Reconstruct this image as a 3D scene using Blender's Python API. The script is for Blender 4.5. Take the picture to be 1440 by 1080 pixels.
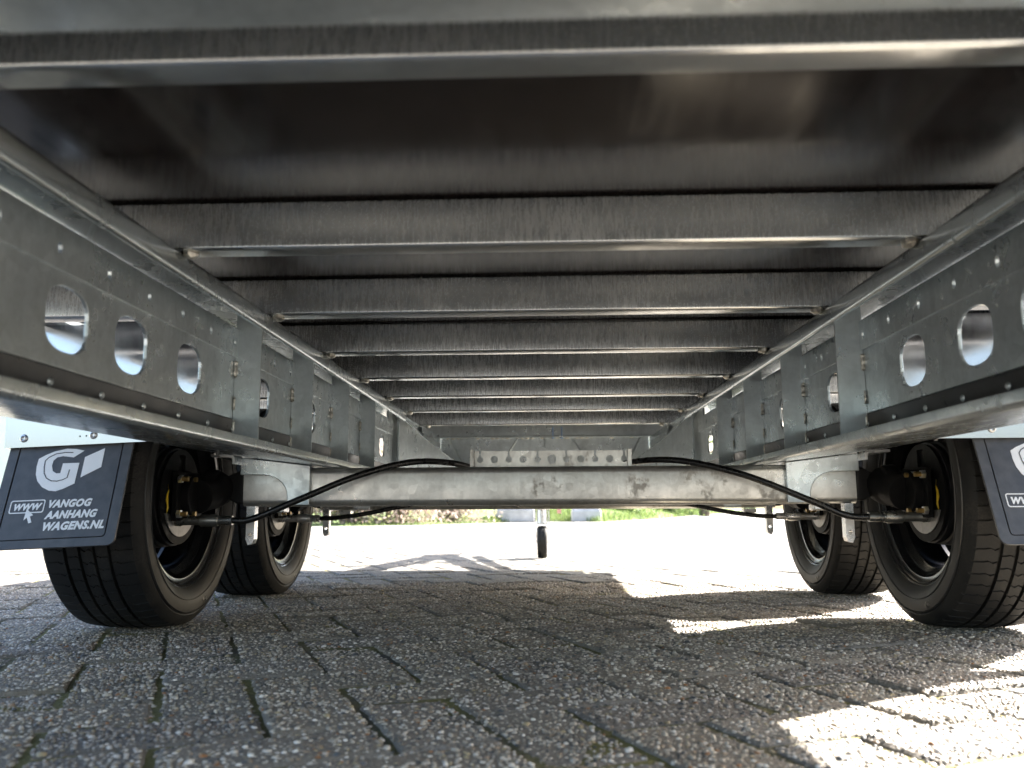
import bpy, bmesh, math, random
import numpy as np
from math import sin, cos, pi, radians as R, tan, atan2
from mathutils import Vector, Matrix, geometry
random.seed(7); rng = np.random.default_rng(11)
for o in list(bpy.data.objects): bpy.data.objects.remove(o, do_unlink=True)
scene = bpy.context.scene
COL = scene.collection

# ------------------------------------------------------------------ camera, sky, sun, exposure
FPX, PITCH, ROLL = 1200.0, R(8.44), -0.005
YAW = math.atan(45/1200*cos(PITCH))
cd = bpy.data.cameras.new('camera'); cam = bpy.data.objects.new('camera', cd); COL.objects.link(cam)
cd.sensor_width = 36; cd.lens = 36*FPX/1440; cd.clip_start = .02; cd.clip_end = 2000
fw = Vector((-sin(YAW)*cos(PITCH), cos(YAW)*cos(PITCH), sin(PITCH)))
rt = Vector((cos(YAW), sin(YAW), 0)); up = rt.cross(fw)
rt, up = rt*cos(ROLL)+up*sin(ROLL), up*cos(ROLL)-rt*sin(ROLL)
M = Matrix((rt, up, -fw)).transposed().to_4x4(); M.translation = (0, 0, .23)
cam.matrix_world = M
cd.dof.use_dof = True; cd.dof.focus_distance = 1.75; cd.dof.aperture_fstop = 6.0
scene.camera = cam

SUN_EL, SUN_AZ = R(33.2), R(55)          # azimuth clockwise from +Y
w = bpy.data.worlds.new('World'); scene.world = w; w.use_nodes = True
nt = w.node_tree; nt.nodes.clear()
sky = nt.nodes.new('ShaderNodeTexSky'); sky.sky_type = 'NISHITA'; sky.sun_disc = False
sky.sun_elevation = SUN_EL; sky.sun_rotation = SUN_AZ; sky.air_density = 1.0; sky.dust_density = 3.2; sky.ozone_density = 1.0
bg = nt.nodes.new('ShaderNodeBackground'); bg.inputs[1].default_value = .068
wo = nt.nodes.new('ShaderNodeOutputWorld')
nt.links.new(sky.outputs[0], bg.inputs[0]); nt.links.new(bg.outputs[0], wo.inputs[0])
ld = bpy.data.lights.new('sun', 'SUN'); ld.energy = 5.0; ld.angle = R(.53); ld.color = (1, .96, .90)
sun = bpy.data.objects.new('sun', ld); COL.objects.link(sun)
sd = Vector((sin(SUN_AZ)*cos(SUN_EL), cos(SUN_AZ)*cos(SUN_EL), sin(SUN_EL)))
sun.rotation_euler = sd.to_track_quat('Z', 'Y').to_euler(); sun.location = sd*20
vs = scene.view_settings; vs.view_transform = 'Standard'; vs.look = 'None'; vs.exposure = 3.15; vs.gamma = 1
scene.render.engine = 'CYCLES'
scene.cycles.max_bounces = 7; scene.cycles.diffuse_bounces = 4; scene.cycles.glossy_bounces = 4

# ------------------------------------------------------------------ materials
class NT:
    def __init__(s, name):
        s.m = bpy.data.materials.new(name); s.m.use_nodes = True; s.t = s.m.node_tree
        s.b = s.t.nodes['Principled BSDF']
    def n(s, t, **k):
        x = s.t.nodes.new(t)
        for a, v in k.items():
            if a in x.inputs: x.inputs[a].default_value = v
            else: setattr(x, a, v)
        return x
    def l(s, a, b): s.t.links.new(a, b)
    def coord(s, scale=(1, 1, 1), rot=(0, 0, 0), src='Object'):
        c = s.n('ShaderNodeNewGeometry' if src == 'Position' else 'ShaderNodeTexCoord'); mp = s.n('ShaderNodeMapping')
        mp.inputs['Scale'].default_value = scale; mp.inputs['Rotation'].default_value = rot
        s.l(c.outputs[src], mp.inputs['Vector']); return mp.outputs[0]
    def noise(s, vec, scale, detail=4, rough=.55):
        x = s.n('ShaderNodeTexNoise'); x.inputs['Scale'].default_value = scale; x.inputs['Detail'].default_value = detail; x.inputs['Roughness'].default_value = rough
        s.l(vec, x.inputs['Vector']); return x.outputs['Fac']
    def ramp(s, fac, stops, interp='LINEAR'):
        x = s.n('ShaderNodeValToRGB'); x.color_ramp.interpolation = interp
        e = x.color_ramp.elements
        while len(e) < len(stops): e.new(.5)
        for i, (p, c) in enumerate(stops):
            e[i].position = p; e[i].color = (c, c, c, 1) if not isinstance(c, tuple) else (*c, 1)
        s.l(fac, x.inputs[0]); return x.outputs[0]
    def mix(s, fac, a, b, typ='MIX'):
        x = s.n('ShaderNodeMix'); x.data_type = 'RGBA'; x.blend_type = typ
        for sk, v in ((x.inputs[0], fac), (x.inputs[6], a), (x.inputs[7], b)):
            if isinstance(v, (int, float)): sk.default_value = v if sk.type == 'VALUE' else (v, v, v, 1)
            elif isinstance(v, tuple): sk.default_value = (*v, 1)
            else: s.l(v, sk)
        return x.outputs[2]
    def bump(s, h, strength=.3, dist=.002, prev=None):
        x = s.n('ShaderNodeBump'); x.inputs['Strength'].default_value = strength; x.inputs['Distance'].default_value = dist
        s.l(h, x.inputs['Height'])
        if prev is not None: s.l(prev, x.inputs['Normal'])
        s.l(x.outputs[0], s.b.inputs['Normal']); return x.outputs[0]
    def set(s, **k):
        for a, v in k.items():
            sk = s.b.inputs[a.replace('_', ' ')]
            if hasattr(v, 'links') or hasattr(v, 'is_linked'): s.l(v, sk)
            elif isinstance(v, tuple): sk.default_value = (*v, 1)
            else: sk.default_value = v
        return s

def galv(name, lo, hi, rough=(.34, .52), metal=.85, stain=0.0, streak=False, bmp=.05):
    s = NT(name); v = s.coord(src='Position')
    big = s.noise(v, 9, 4, .62); fine = s.noise(v, 130, 2, .6)
    vo = s.n('ShaderNodeTexVoronoi'); vo.inputs['Scale'].default_value = 55; s.l(v, vo.inputs['Vector'])
    f = s.mix(.25, big, fine); f = s.mix(.16, f, vo.outputs['Color'])
    dr = s.noise(s.coord((14, 14, 2.2), src='Position'), 3, 3, .6); f = s.mix(.22, f, dr)
    c = s.ramp(f, [(.34, lo), (.64, hi)]); r = s.ramp(f, [(.34, rough[1]), (.64, rough[0])])
    if streak:                                  # drawn zinc: smooth skin with fine slanting wipe marks
        st = s.noise(s.coord((60, 60, 7.0), (0, R(20), 0), 'Position'), 5, 4, .78); lf = s.noise(s.coord((2.2, 2, 5), src='Position'), 3, 3); sp = s.noise(s.coord(src='Position'), 420, 2)
        base = s.ramp(s.noise(s.coord((1, 1, 3), src='Position'), 5, 3), [(.35, lo), (.65, hi)])
        sm = s.mix(1.0, s.ramp(st, [(.46, 0.0), (.60, 1.0)]), s.ramp(lf, [(.38, .12), (.62, 1.0)]), 'MULTIPLY')
        c = s.mix(sm, base, s.mix(.22, base, (.86, .86, .86))); r = s.mix(sm, s.ramp(sp, [(.3, rough[0]), (.7, rough[0]+.05)]), rough[1])
    if stain:
        n1 = s.noise(s.coord((1, 1, .7), src='Position'), 7, 6, .7); n2 = s.noise(s.coord(src='Position'), 60, 5, .7)
        mm = s.mix(1.0, s.ramp(n1, [(.56, 0.0), (.62, 1.0)]), s.ramp(n2, [(.46, 0.0), (.54, 1.0)]), 'MULTIPLY')
        c = s.mix(s.mix(stain, 0.0, mm), c, (.16, .13, .095)); r = s.mix(mm, r, .6)
    s.set(Base_Color=c, Roughness=r, Metallic=metal)
    s.bump(fine, bmp, .001)
    return s.m
def plain(name, col, rough=.5, metal=0.0, var=.25, scale=40, bump=.05):
    s = NT(name); f = s.noise(s.coord(), scale, 4)
    c = s.ramp(f, [(.3, tuple(x*(1-var) for x in col)), (.7, tuple(min(1, x*(1+var)) for x in col))])
    s.set(Base_Color=c, Roughness=s.ramp(f, [(.3, max(.02, rough-.08)), (.7, rough+.08)]), Metallic=metal)
    if bump: s.bump(f, bump, .001)
    return s.m

G_RAIL = galv('galvanised_rail', (.41, .455, .475), (.68, .735, .76), (.22, .42), .84)
G_LIP = galv('galvanised_edge', (.45, .49, .51), (.70, .755, .78), (.17, .32), .92, bmp=.015)
G_BEAM = galv('galvanised_beam', (.39, .415, .44), (.54, .57, .595), (.23, .37), .72, streak=True, bmp=.012)
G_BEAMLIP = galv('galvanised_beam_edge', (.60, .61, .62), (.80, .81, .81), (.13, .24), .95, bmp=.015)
G_AXLE = galv('galvanised_axle', (.46, .46, .445), (.72, .72, .70), (.26, .42), .82, stain=.34)
G_PLATE = galv('galvanised_plate', (.41, .455, .475), (.64, .695, .72), (.24, .42), .86)
ZINC = plain('bright_zinc', (.72, .73, .74), .3, .85, .12)
ALU = plain('white_aluminium', (.44, .45, .48), .13, .95, .04, 12, 0)
BLACKP = plain('black_paint', (.010, .010, .011), .5, 0, .3, 60, .04)
BACKP = plain('black_backing_plate', (.009, .009, .0095), .6, 0, .3, 60, 0); BACKP.node_tree.nodes['Principled BSDF'].inputs['Specular IOR Level'].default_value = .12
RIMB = plain('black_rim_paint', (.010, .010, .011), .15, 0, .2, 30, .01)
def rubber():
    s = NT('tyre_rubber'); v = s.coord(); n = s.noise(v, 11, 5, .65); n2 = s.noise(v, 260, 3, .6)
    m = s.mix(1.0, s.ramp(n, [(.45, 0.0), (.72, 1.0)]), s.ramp(n2, [(.4, .15), (.65, 1.0)]), 'MULTIPLY')
    s.set(Base_Color=s.mix(m, (.012, .0118, .0117), (.045, .041, .036)), Roughness=s.mix(m, .55, .8)); s.b.inputs['Specular IOR Level'].default_value = .28; s.bump(n2, .12, .001); return s.m
RUBBER = rubber()
FLAPB = plain('mudflap_rubber', (.062, .062, .064), .45, 0, .28, 50, .1)
GROOVE = plain('mudflap_groove', (.008, .008, .009), .6, 0, .1)
PRINT = plain('white_print', (.82, .82, .82), .6, 0, .03, 60, 0)
CABLE = plain('cable_sheath', (.008, .008, .0085), .3, 0, .2, 60, .03)
YELLOW = plain('yellow_label', (.75, .52, .015), .5, 0, .2, 120, .05)
BRASS = plain('yellow_zinc', (.40, .28, .11), .4, .85, .3)
DRUMG = plain('cast_drum_face', (.30, .29, .28), .5, .5, .25, 60)
DARKZ = plain('shade_darkened_steel', (.030, .032, .034), .34, .6, .5, 30, .08)  # near-black base paints in the shade and dark reflection under the web
BLUEB = plain('blue_zinc', (.35, .5, .75), .3, .8, .1)
WELD = plain('weld_bead', (.55, .53, .48), .35, .8, .4, 200, .4)
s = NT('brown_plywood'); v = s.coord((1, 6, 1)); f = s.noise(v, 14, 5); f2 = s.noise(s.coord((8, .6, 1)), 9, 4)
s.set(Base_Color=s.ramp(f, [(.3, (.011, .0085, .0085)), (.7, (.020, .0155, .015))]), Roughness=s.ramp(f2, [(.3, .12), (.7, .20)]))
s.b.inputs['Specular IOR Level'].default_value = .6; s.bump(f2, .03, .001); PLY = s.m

def stone_mats():
    a = NT('paver_matrix'); v = a.coord(src='Object'); n = a.noise(v, 60, 6, .65); n2 = a.noise(v, 420, 3)
    oi = a.n('ShaderNodeObjectInfo')
    vo = a.n('ShaderNodeTexVoronoi'); vo.inputs['Scale'].default_value = 165; a.l(v, vo.inputs['Vector'])
    c = a.ramp(a.mix(.5, n, n2), [(.32, (.115, .10, .08)), (.7, (.29, .255, .21))])
    tint = a.ramp(oi.outputs['Random'], [(0, (.82, .80, .80)), (.35, (1, 1, 1)), (.7, (.95, .92, .86)), (1, (1.12, 1.08, 1.02))])
    a.set(Base_Color=a.mix(1.0, c, tint, 'MULTIPLY'), Roughness=.85)
    b1 = a.bump(n2, .8, .0016); a.bump(vo.outputs['Distance'], .6, .002, b1)
    b = NT('pebble'); at = b.n('ShaderNodeAttribute'); at.attribute_name = 'stone'
    f = b.noise(b.coord(), 900, 2); oi = b.n('ShaderNodeObjectInfo'); tn = b.ramp(oi.outputs['Random'], [(0, (.78, .76, .75)), (.3, (1, .99, .97)), (.6, (.90, .87, .80)), (1, (1.12, 1.10, 1.06))])
    b.set(Base_Color=b.mix(1.0, b.mix(1.0, at.outputs['Color'], tn, 'MULTIPLY'), b.ramp(f, [(.25, .72), (.75, 1.15)]), 'MULTIPLY'), Roughness=.5)
    # flat version for bricks farther away: every pebble a voronoi cell
    c_ = NT('paver_aggregate'); v = c_.coord(src='Object')
    vo = c_.n('ShaderNodeTexVoronoi'); vo.inputs['Scale'].default_value = 150; c_.l(v, vo.inputs['Vector'])
    bw = c_.n('ShaderNodeSeparateColor'); c_.l(vo.outputs['Color'], bw.inputs[0])
    cell = c_.ramp(bw.outputs[0], [(0, (.19, .168, .138)), (.35, (.30, .265, .22)), (.6, (.41, .37, .315)), (.8, (.28, .20, .13)), (.9, (.46, .43, .38)), (1, (.56, .53, .47))], 'CONSTANT')
    edge = c_.ramp(vo.outputs['Distance'], [(.32, 0.0), (.55, 1.0)])
    oi = c_.n('ShaderNodeObjectInfo'); big = c_.noise(c_.coord(src='Object'), 5, 3)
    col = c_.mix(edge, cell, (.115, .105, .09)); col = c_.mix(1.0, col, c_.ramp(big, [(.3, .85), (.7, 1.12)]), 'MULTIPLY')
    c_.set(Base_Color=col, Roughness=.75)
    inv = c_.ramp(vo.outputs['Distance'], [(0, 1.0), (.5, 0.0)]); c_.bump(inv, .9, .003)
    return a.m, b.m, c_.m
MATRIX, PEBBLE, AGGR = stone_mats()
s = NT('joint_soil'); v = s.coord(); n = s.noise(v, 3.2, 4); n2 = s.noise(v, 140, 5, .7)
soil = s.ramp(n2, [(.3, (.05, .044, .034)), (.7, (.13, .115, .09))]); moss = s.ramp(n2, [(.3, (.09, .085, .02)), (.7, (.25, .22, .07))])
s.set(Base_Color=s.mix(s.ramp(n, [(.36, 0.0), (.55, 1.0)]), soil, moss), Roughness=.95); s.bump(n2, 1.0, .006); SOIL = s.m
s = NT('yard_paving_far'); v = s.coord(); bt = s.n('ShaderNodeTexBrick'); s.l(s.coord((4.4, 4.4, 4.4), (0, 0, R(23))), bt.inputs['Vector'])
bt.inputs['Color1'].default_value = (.22, .21, .195, 1); bt.inputs['Color2'].default_value = (.29, .275, .255, 1); bt.inputs['Mortar'].default_value = (.09, .085, .07, 1); bt.inputs['Mortar Size'].default_value = .03
bt.inputs['Scale'].default_value = 1.0
n = s.noise(v, .35, 5); s.set(Base_Color=s.mix(1.0, bt.outputs['Color'], s.ramp(n, [(.3, .8), (.7, 1.1)]), 'MULTIPLY'), Roughness=.85); YARD = s.m
s = NT('asphalt_road'); v = s.coord(); n = s.noise(v, 90, 4); s.set(Base_Color=s.ramp(n, [(.3, (.09, .09, .095)), (.7, (.17, .17, .175))]), Roughness=.85); ASPH = s.m

# ------------------------------------------------------------------ mesh building helpers
WORLD = {}                                    # world position of every object built (no rotation on parents)
class MB:
    def __init__(s): s.v = []; s.f = []; s.mi = []
    def add(s, vs, fs, mi=0):
        b = len(s.v); s.v += [tuple(p) for p in vs]; s.f += [tuple(i+b for i in q) for q in fs]; s.mi += [mi]*len(fs); return s
    def box(s, x0, x1, y0, y1, z0, z1, mi=0):
        return s.add([(x, y, z) for z in (z0, z1) for y in (y0, y1) for x in (x0, x1)],
                     [(0, 2, 3, 1), (4, 5, 7, 6), (0, 1, 5, 4), (2, 6, 7, 3), (0, 4, 6, 2), (1, 3, 7, 5)], mi)
    def lathe(s, prof, c=(0, 0, 0), axis='X', n=32, mi=0, close=False):
        """prof: list of (axial, radius)"""
        vs = []; fs = []; m = len(prof)
        for i in range(n):
            a = 2*pi*i/n
            for ax, r in prof:
                p = (ax, r*cos(a), r*sin(a)) if axis == 'X' else ((r*cos(a), ax, r*sin(a)) if axis == 'Y' else (r*cos(a), r*sin(a), ax))
                vs.append((p[0]+c[0], p[1]+c[1], p[2]+c[2]))
        for i in range(n):
            j = (i+1) % n
            for k in range(m if close else m-1):
                l = (k+1) % m
                fs.append((i*m+k, j*m+k, j*m+l, i*m+l))
        return s.add(vs, fs, mi)
    def cyl(s, c, r, l0, l1, axis='X', n=20, mi=0):
        return s.lathe([(l0, 0.0001), (l0, r), (l1, r), (l1, 0.0001)], c, axis, n, mi)
    def tube(s, pts, r, n=10, mi=0):
        pts = [Vector(p) for p in pts]; vs = []; fs = []; prev = None
        for i, p in enumerate(pts):
            t = (pts[min(i+1, len(pts)-1)]-pts[max(i-1, 0)]).normalized()
            a = t.orthogonal().normalized() if prev is None else (prev-t*prev.dot(t)).normalized()
            prev = a; b = t.cross(a); rr = r[i] if isinstance(r, (list, tuple)) else r
            vs += [p+(a*cos(2*pi*k/n)+b*sin(2*pi*k/n))*rr for k in range(n)]
        for i in range(len(pts)-1):
            for k in range(n):
                k2 = (k+1) % n; fs.append((i*n+k, i*n+k2, (i+1)*n+k2, (i+1)*n+k))
        fs.append(tuple(range(n))); fs.append(tuple(range((len(pts)-1)*n, len(pts)*n)))
        return s.add(vs, fs, mi)
    def sweep(s, prof, a0, a1, axis='Y', mi=0, cap=True):
        """closed 2-D profile swept along an axis; axis Y: profile (x,z); axis X: profile (y,z)"""
        n = len(prof); vs = []
        for a in (a0, a1):
            for p, q in prof: vs.append((p, a, q) if axis == 'Y' else ((a, p, q) if axis == 'X' else (p, q, a)))
        fs = [(i, (i+1) % n, n+(i+1) % n, n+i) for i in range(n)]
        if cap: fs += [tuple(range(n)), tuple(range(n, 2*n))]
        return s.add(vs, fs, mi)
    def plate(s, outline, holes, t0, t1, frame, mi=0):
        """flat plate with real holes; frame(u,v,t) -> xyz"""
        pts = []; edges = []; 
        for loop in [outline]+holes:
            b = len(pts); pts += [Vector(p) for p in loop]; edges += [(b+i, b+(i+1) % len(loop)) for i in range(len(loop))]
        V2, _, F, *_ = geometry.delaunay_2d_cdt(pts, edges, [], 0, 1e-6)
        def inside(p, loop):
            c = False; n = len(loop)
            for i in range(n):
                (x1, y1), (x2, y2) = loop[i], loop[(i+1) % n]
                if (y1 > p[1]) != (y2 > p[1]) and p[0] < (x2-x1)*(p[1]-y1)/(y2-y1)+x1: c = not c
            return c
        keep = []
        for q in F:
            c = (sum(V2[i].x for i in q)/len(q), sum(V2[i].y for i in q)/len(q))
            if inside(c, outline) and not any(inside(c, h) for h in holes): keep.append(tuple(q))
        n = len(V2); vs = [frame(p.x, p.y, t0) for p in V2]+[frame(p.x, p.y, t1) for p in V2]
        fs = keep+[tuple(i+n for i in reversed(q)) for q in keep]
        cnt = {}
        for q in keep:
            for i in range(len(q)):
                e = (q[i], q[(i+1) % len(q)]); k = tuple(sorted(e)); cnt.setdefault(k, []).append(e)
        for k, es in cnt.items():
            if len(es) == 1: a, b = es[0]; fs.append((b, a, a+n, b+n))
        return s.add(vs, fs, mi)
    def build(s, name, mat, parent=None, loc=None, smooth=True, angle=35, bevel=0, mesh_only=False, recalc=True):
        A = np.array(s.v, float); 
        if loc is None: loc = tuple((A.min(0)+A.max(0))/2)
        me = bpy.data.meshes.new(name); me.from_pydata([tuple(p) for p in A-np.array(loc)], [], s.f)
        if recalc:
            bm = bmesh.new(); bm.from_mesh(me); bmesh.ops.recalc_face_normals(bm, faces=bm.faces)
            bm.to_mesh(me); bm.free()
        for m_ in (mat if isinstance(mat, (list, tuple)) else [mat]): me.materials.append(m_)
        if any(s.mi): me.polygons.foreach_set('material_index', s.mi)
        if smooth:
            me.polygons.foreach_set('use_smooth', [True]*len(me.polygons)); me.set_sharp_from_angle(angle=R(angle))
        me.update()
        if mesh_only: return me
        return link(name, me, parent, loc, bevel)
def link(name, me, parent, loc, bevel=0):
    o = bpy.data.objects.new(name, me); COL.objects.link(o); WORLD[o.name] = Vector(loc)
    if parent is not None: o.parent = parent; o.location = Vector(loc)-WORLD[parent.name]
    else: o.location = loc
    if bevel:
        m = o.modifiers.new('edge', 'BEVEL'); m.width = bevel; m.segments = 2; m.limit_method = 'ANGLE'; m.angle_limit = R(40)
    return o
def empty(name, loc, parent=None):
    o = bpy.data.objects.new(name, None); COL.objects.link(o); WORLD[o.name] = Vector(loc); o.empty_display_size = .1
    if parent is not None: o.parent = parent; o.location = Vector(loc)-WORLD[parent.name]
    else: o.location = loc
    return o
def tag(o, label=None, cat=None, group=None, kind=None):
    for k, v in (('label', label), ('category', cat), ('group', group), ('kind', kind)):
        if v: o[k] = v
    return o
def smooth_path(pts, n=10):
    P = [Vector(p) for p in pts]; P = [P[0]*2-P[1]]+P+[P[-1]*2-P[-2]]; out = []
    for i in range(1, len(P)-2):
        for k in range(n):
            t = k/n; a, b, c, d = P[i-1], P[i], P[i+1], P[i+2]
            out.append(.5*((2*b)+(c-a)*t+(2*a-5*b+4*c-d)*t*t+(3*b-a-3*c+d)*t**3))
    out.append(P[-2]); return out
def circ(cx, cy, r, n=16, clip=None, ph=0):
    L = []
    for i in range(n):
        a = 2*pi*i/n+ph; x, y = r*cos(a), r*sin(a)
        if clip: y = max(-clip, min(clip, y))
        L.append((cx+x, cy+y))
    return L

# ------------------------------------------------------------------ ground
def disc(name, z, r, mat, kind='structure'):
    mb = MB(); n = 48
    mb.add([(r*cos(2*pi*i/n), r*sin(2*pi*i/n), z) for i in range(n)], [tuple(range(n))]); return tag(mb.build(name, mat, loc=(0, 0, z), smooth=False), kind=kind)
ground = disc('ground', -.024, 900, YARD)
pave = MB().add([(-9, -5, -.0038), (9, -5, -.0038), (9, 9, -.0038), (-9, 9, -.0038)], [(0, 1, 2, 3)]).build('pavement', SOIL, loc=(0, 0, -.0038), smooth=False)
tag(pave, kind='structure')
apron = MB().add([(-60, 9.0, -.002), (60, 9.0, -.002), (60, 60, -.002), (-60, 60, -.002)], [(0, 1, 2, 3)])
for a, b in ((-60, -9), (9, 60)): apron.add([(a, -40, -.002), (b, -40, -.002), (b, 9, -.002), (a, 9, -.002)], [(0, 1, 2, 3)])
apron.add([(-9, -40, -.002), (9, -40, -.002), (9, -5, -.002), (-9, -5, -.002)], [(0, 1, 2, 3)])
tag(apron.build('yard', YARD, smooth=False), kind='structure')

U, JO = .112, .0068
vx, ux = Vector((.9205, .3907)), Vector((.3907, -.9205)); V0, U0 = -.019, -1.41
AV = atan2(.3907, .9205)
def brick_body(mb, L, W, ch=.0062, mi=0):
    ring = lambda dx, z: [(sx*(L/2-dx), sy*(W/2-dx), z) for sx, sy in ((-1, -1), (1, -1), (1, 1), (-1, 1))]
    # top inset with irregular edge
    vs = ring(0, -.022)+ring(0, -ch)+ring(ch*.35, -ch*.35)+ring(ch, 0)
    fs = [(i+4*k, (i+1) % 4+4*k, (i+1) % 4+4*(k+1), i+4*(k+1)) for k in range(3) for i in range(4)]+[(12, 13, 14, 15)]
    mb.add(vs, fs, mi)
L_, W_ = 2*U-JO, U-JO
PAL = [((.26, .225, .18), 5), ((.39, .34, .275), 7), ((.52, .46, .38), 6), ((.65, .585, .50), 3.6), ((.80, .74, .66), 1.4), ((.34, .25, .17), 1.6), ((.36, .17, .07), .5), ((.42, .34, .20), 1.2), ((.10, .10, .10), 3)]
pc = np.array([p[0] for p in PAL]); pw = np.array([p[1] for p in PAL]); pw = pw/pw.sum()
def rough_body(mb, L, W, g, ch=.0062):
    P = []
    for (x0, y0, x1, y1, n) in ((-1, -1, 1, -1, 14), (1, -1, 1, 1, 7), (1, 1, -1, 1, 14), (-1, 1, -1, -1, 7)):
        for i in range(n): t = i/n; P.append(((x0+(x1-x0)*t)*L/2, (y0+(y1-y0)*t)*W/2))
    n = len(P); jit = g.normal(0, .0009, n); chip = np.where(g.random(n) < .10, g.uniform(.001, .004, n), 0); vs = []
    for (dx, z) in ((0, -.022), (0, -ch), (ch*.35, -ch*.35), (ch, 0)):
        for i, (x, y) in enumerate(P):
            d = dx+(jit[i]+chip[i] if z > -.02 else 0); vs.append((x*(1-2*d/L), y*(1-2*d/W), z-(chip[i]*.5 if z > -.005 else 0)))
    fs = [(i+n*k, (i+1) % n+n*k, (i+1) % n+n*(k+1), i+n*(k+1)) for k in range(3) for i in range(n)]+[tuple(range(3*n, 4*n))]
    mb.add(vs, fs)
def pebble_brick(seed, n=400, name='paving_brick'):
    g = np.random.default_rng(seed); mb = MB(); rough_body(mb, L_, W_, g); nb = len(mb.v)
    verts = list(mb.v); faces = list(mb.f); mi = [0]*len(faces); cols = [(.12, .115, .1, 1)]*nb
    cell = .0066; gx = int(L_/cell); gy = int(W_/cell); cand = [(i, j) for i in range(gx) for j in range(gy)]
    g.shuffle(cand)
    for (i, j) in cand[:int(len(cand)*.94)]:
        x = -L_/2+(i+.5+g.uniform(-.42, .42))*L_/gx; y = -W_/2+(j+.5+g.uniform(-.42, .42))*W_/gy
        big = g.random() < .10
        a = g.uniform(.0014, .0039)*(1.45 if big else 1); b = a*g.uniform(.6, .95); th = g.uniform(0, pi); h = a*g.uniform(.35, .75)
        m = 5; k0 = len(verts); c = pc[g.choice(len(pc), p=pw)]*g.uniform(.8, 1.2)
        edge = max(abs(x)/(L_/2), abs(y)/(W_/2)); zo = -.0006 - (.0022 if edge > .955 else 0)
        tx, ty = g.uniform(-.25, .25), g.uniform(-.25, .25)
        for (rr, zz) in ((1.0, 0), (.78, .68)):
            for k in range(m):
                al = 2*pi*k/m; px, py = a*rr*cos(al)*g.uniform(.85, 1.15), b*rr*sin(al)*g.uniform(.85, 1.15)
                verts.append((x+px*cos(th)-py*sin(th), y+px*sin(th)+py*cos(th), zo+h*zz+(tx*px+ty*py if zz else 0)))
        verts.append((x, y, zo+h))
        for k in range(m):
            k2 = (k+1) % m; faces.append((k0+k, k0+k2, k0+m+k2, k0+m+k)); faces.append((k0+m+k, k0+m+k2, k0+2*m)); mi += [1, 1]
        cols += [(*c, 1)]*(2*m+1)
    me = bpy.data.meshes.new(name); me.from_pydata(verts, [], faces); me.materials.append(MATRIX); me.materials.append(PEBBLE)
    me.polygons.foreach_set('material_index', mi); me.polygons.foreach_set('use_smooth', [m_ == 1 for m_ in mi])
    at = me.attributes.new('stone', 'FLOAT_COLOR', 'POINT'); at.data.foreach_set('color', np.array(cols, np.float32).ravel())
    me.update(); return me
cells = []
FW = np.array(fw); RT = np.array(rt); UP = np.array(up)
def pix(p):
    d = np.array(p)-np.array((0, 0, .23)); z = d@FW
    return (720+FPX*(d@RT)/z, 540-FPX*(d@UP)/z, z)
for a in range(-110, 110):
    for b in range(-110, 110):
        m = (a-b) % 4
        if m == 0: va, ub, rot = a+1, b+.5, AV
        elif m == 2: va, ub, rot = a+.5, b, AV+pi/2
        else: continue
        p = vx*(V0+va*U)+ux*(U0+ub*U)
        if -8.8 < p.x < 8.8 and -4.8 < p.y < 8.8: cells.append((p.x, p.y, rot))
vis = []; rest = []
for c in cells:
    x, y, z = pix((c[0], c[1], 0)) if c[1] > .3 else (0, 9999, -1)
    area = 0
    if z > .2 and -90 < x < 1530 and 715 < y < 1180: area = 1/z**3
    vis.append((area, c))
vis.sort(key=lambda t: -t[0])
near = [c for ar, c in vis[:300] if ar > 0]; rest = [c for ar, c in vis[300:]]+[c for ar, c in vis[:300] if ar == 0]
variants = [pebble_brick(100+i) for i in range(10)]
mb = MB(); brick_body(mb, L_, W_); FLATB = mb.build('paving_brick', AGGR, loc=(0, 0, 0), mesh_only=True, smooth=False, recalc=False)
for i, (x, y, r) in enumerate(near):
    o = link('paving_brick', variants[random.randrange(10)] if i < 200 else FLATB, pave, (x, y, random.uniform(-.0022, .0020)))
    o.rotation_euler = (random.gauss(0, .011), random.gauss(0, .011), r+(pi if random.random() < .5 else 0)+random.gauss(0, .008))
mb = MB()
for (x, y, r) in rest:
    if y > 7 and abs(x) > 7: continue
    b = MB(); brick_body(b, L_, W_); c, s_ = cos(r), sin(r); z = random.uniform(-.0016, .0012)
    mb.add([(x+p[0]*c-p[1]*s_, y+p[0]*s_+p[1]*c, p[2]+z) for p in b.v], b.f)
tag(mb.build('paving_brick_field', AGGR, pave, loc=(0, 0, -.0038), smooth=False, recalc=False), kind='stuff')

# ------------------------------------------------------------------ the trailer
XC = .003
T = empty('flatbed_trailer', (XC, 2.1, 0))
tag(T, 'galvanised twin-axle flatbed trailer seen from below, black tyres and branded mudflaps', 'trailer')
def tb(mb, name, mat, parent=None, **k):      # geometry is written in trailer coordinates (x from its centre line)
    mb.v = [(x+XC, y, z) for x, y, z in mb.v]
    return mb.build(name, mat, parent or T, **k)
Y0, Y1 = .30, 3.76                            # platform rear and front
HW = .952
# floor: plywood panels
for (a, b) in ((-HW+.02, -.002), (.002, HW-.02)):
    pass
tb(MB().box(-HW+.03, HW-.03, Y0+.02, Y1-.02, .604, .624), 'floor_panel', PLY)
# edge profile of the platform
def chan(side): return [(side*HW, .572), (side*(HW-.030), .572), (side*(HW-.030), .576), (side*(HW-.004), .576), (side*(HW-.004), .630), (side*(HW-.028), .630), (side*(HW-.028), .634), (side*HW, .634)]
for sgn in (-1, 1): tb(MB().sweep(chan(sgn), Y0, Y1, 'Y'), 'side_profile', G_RAIL)
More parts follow.
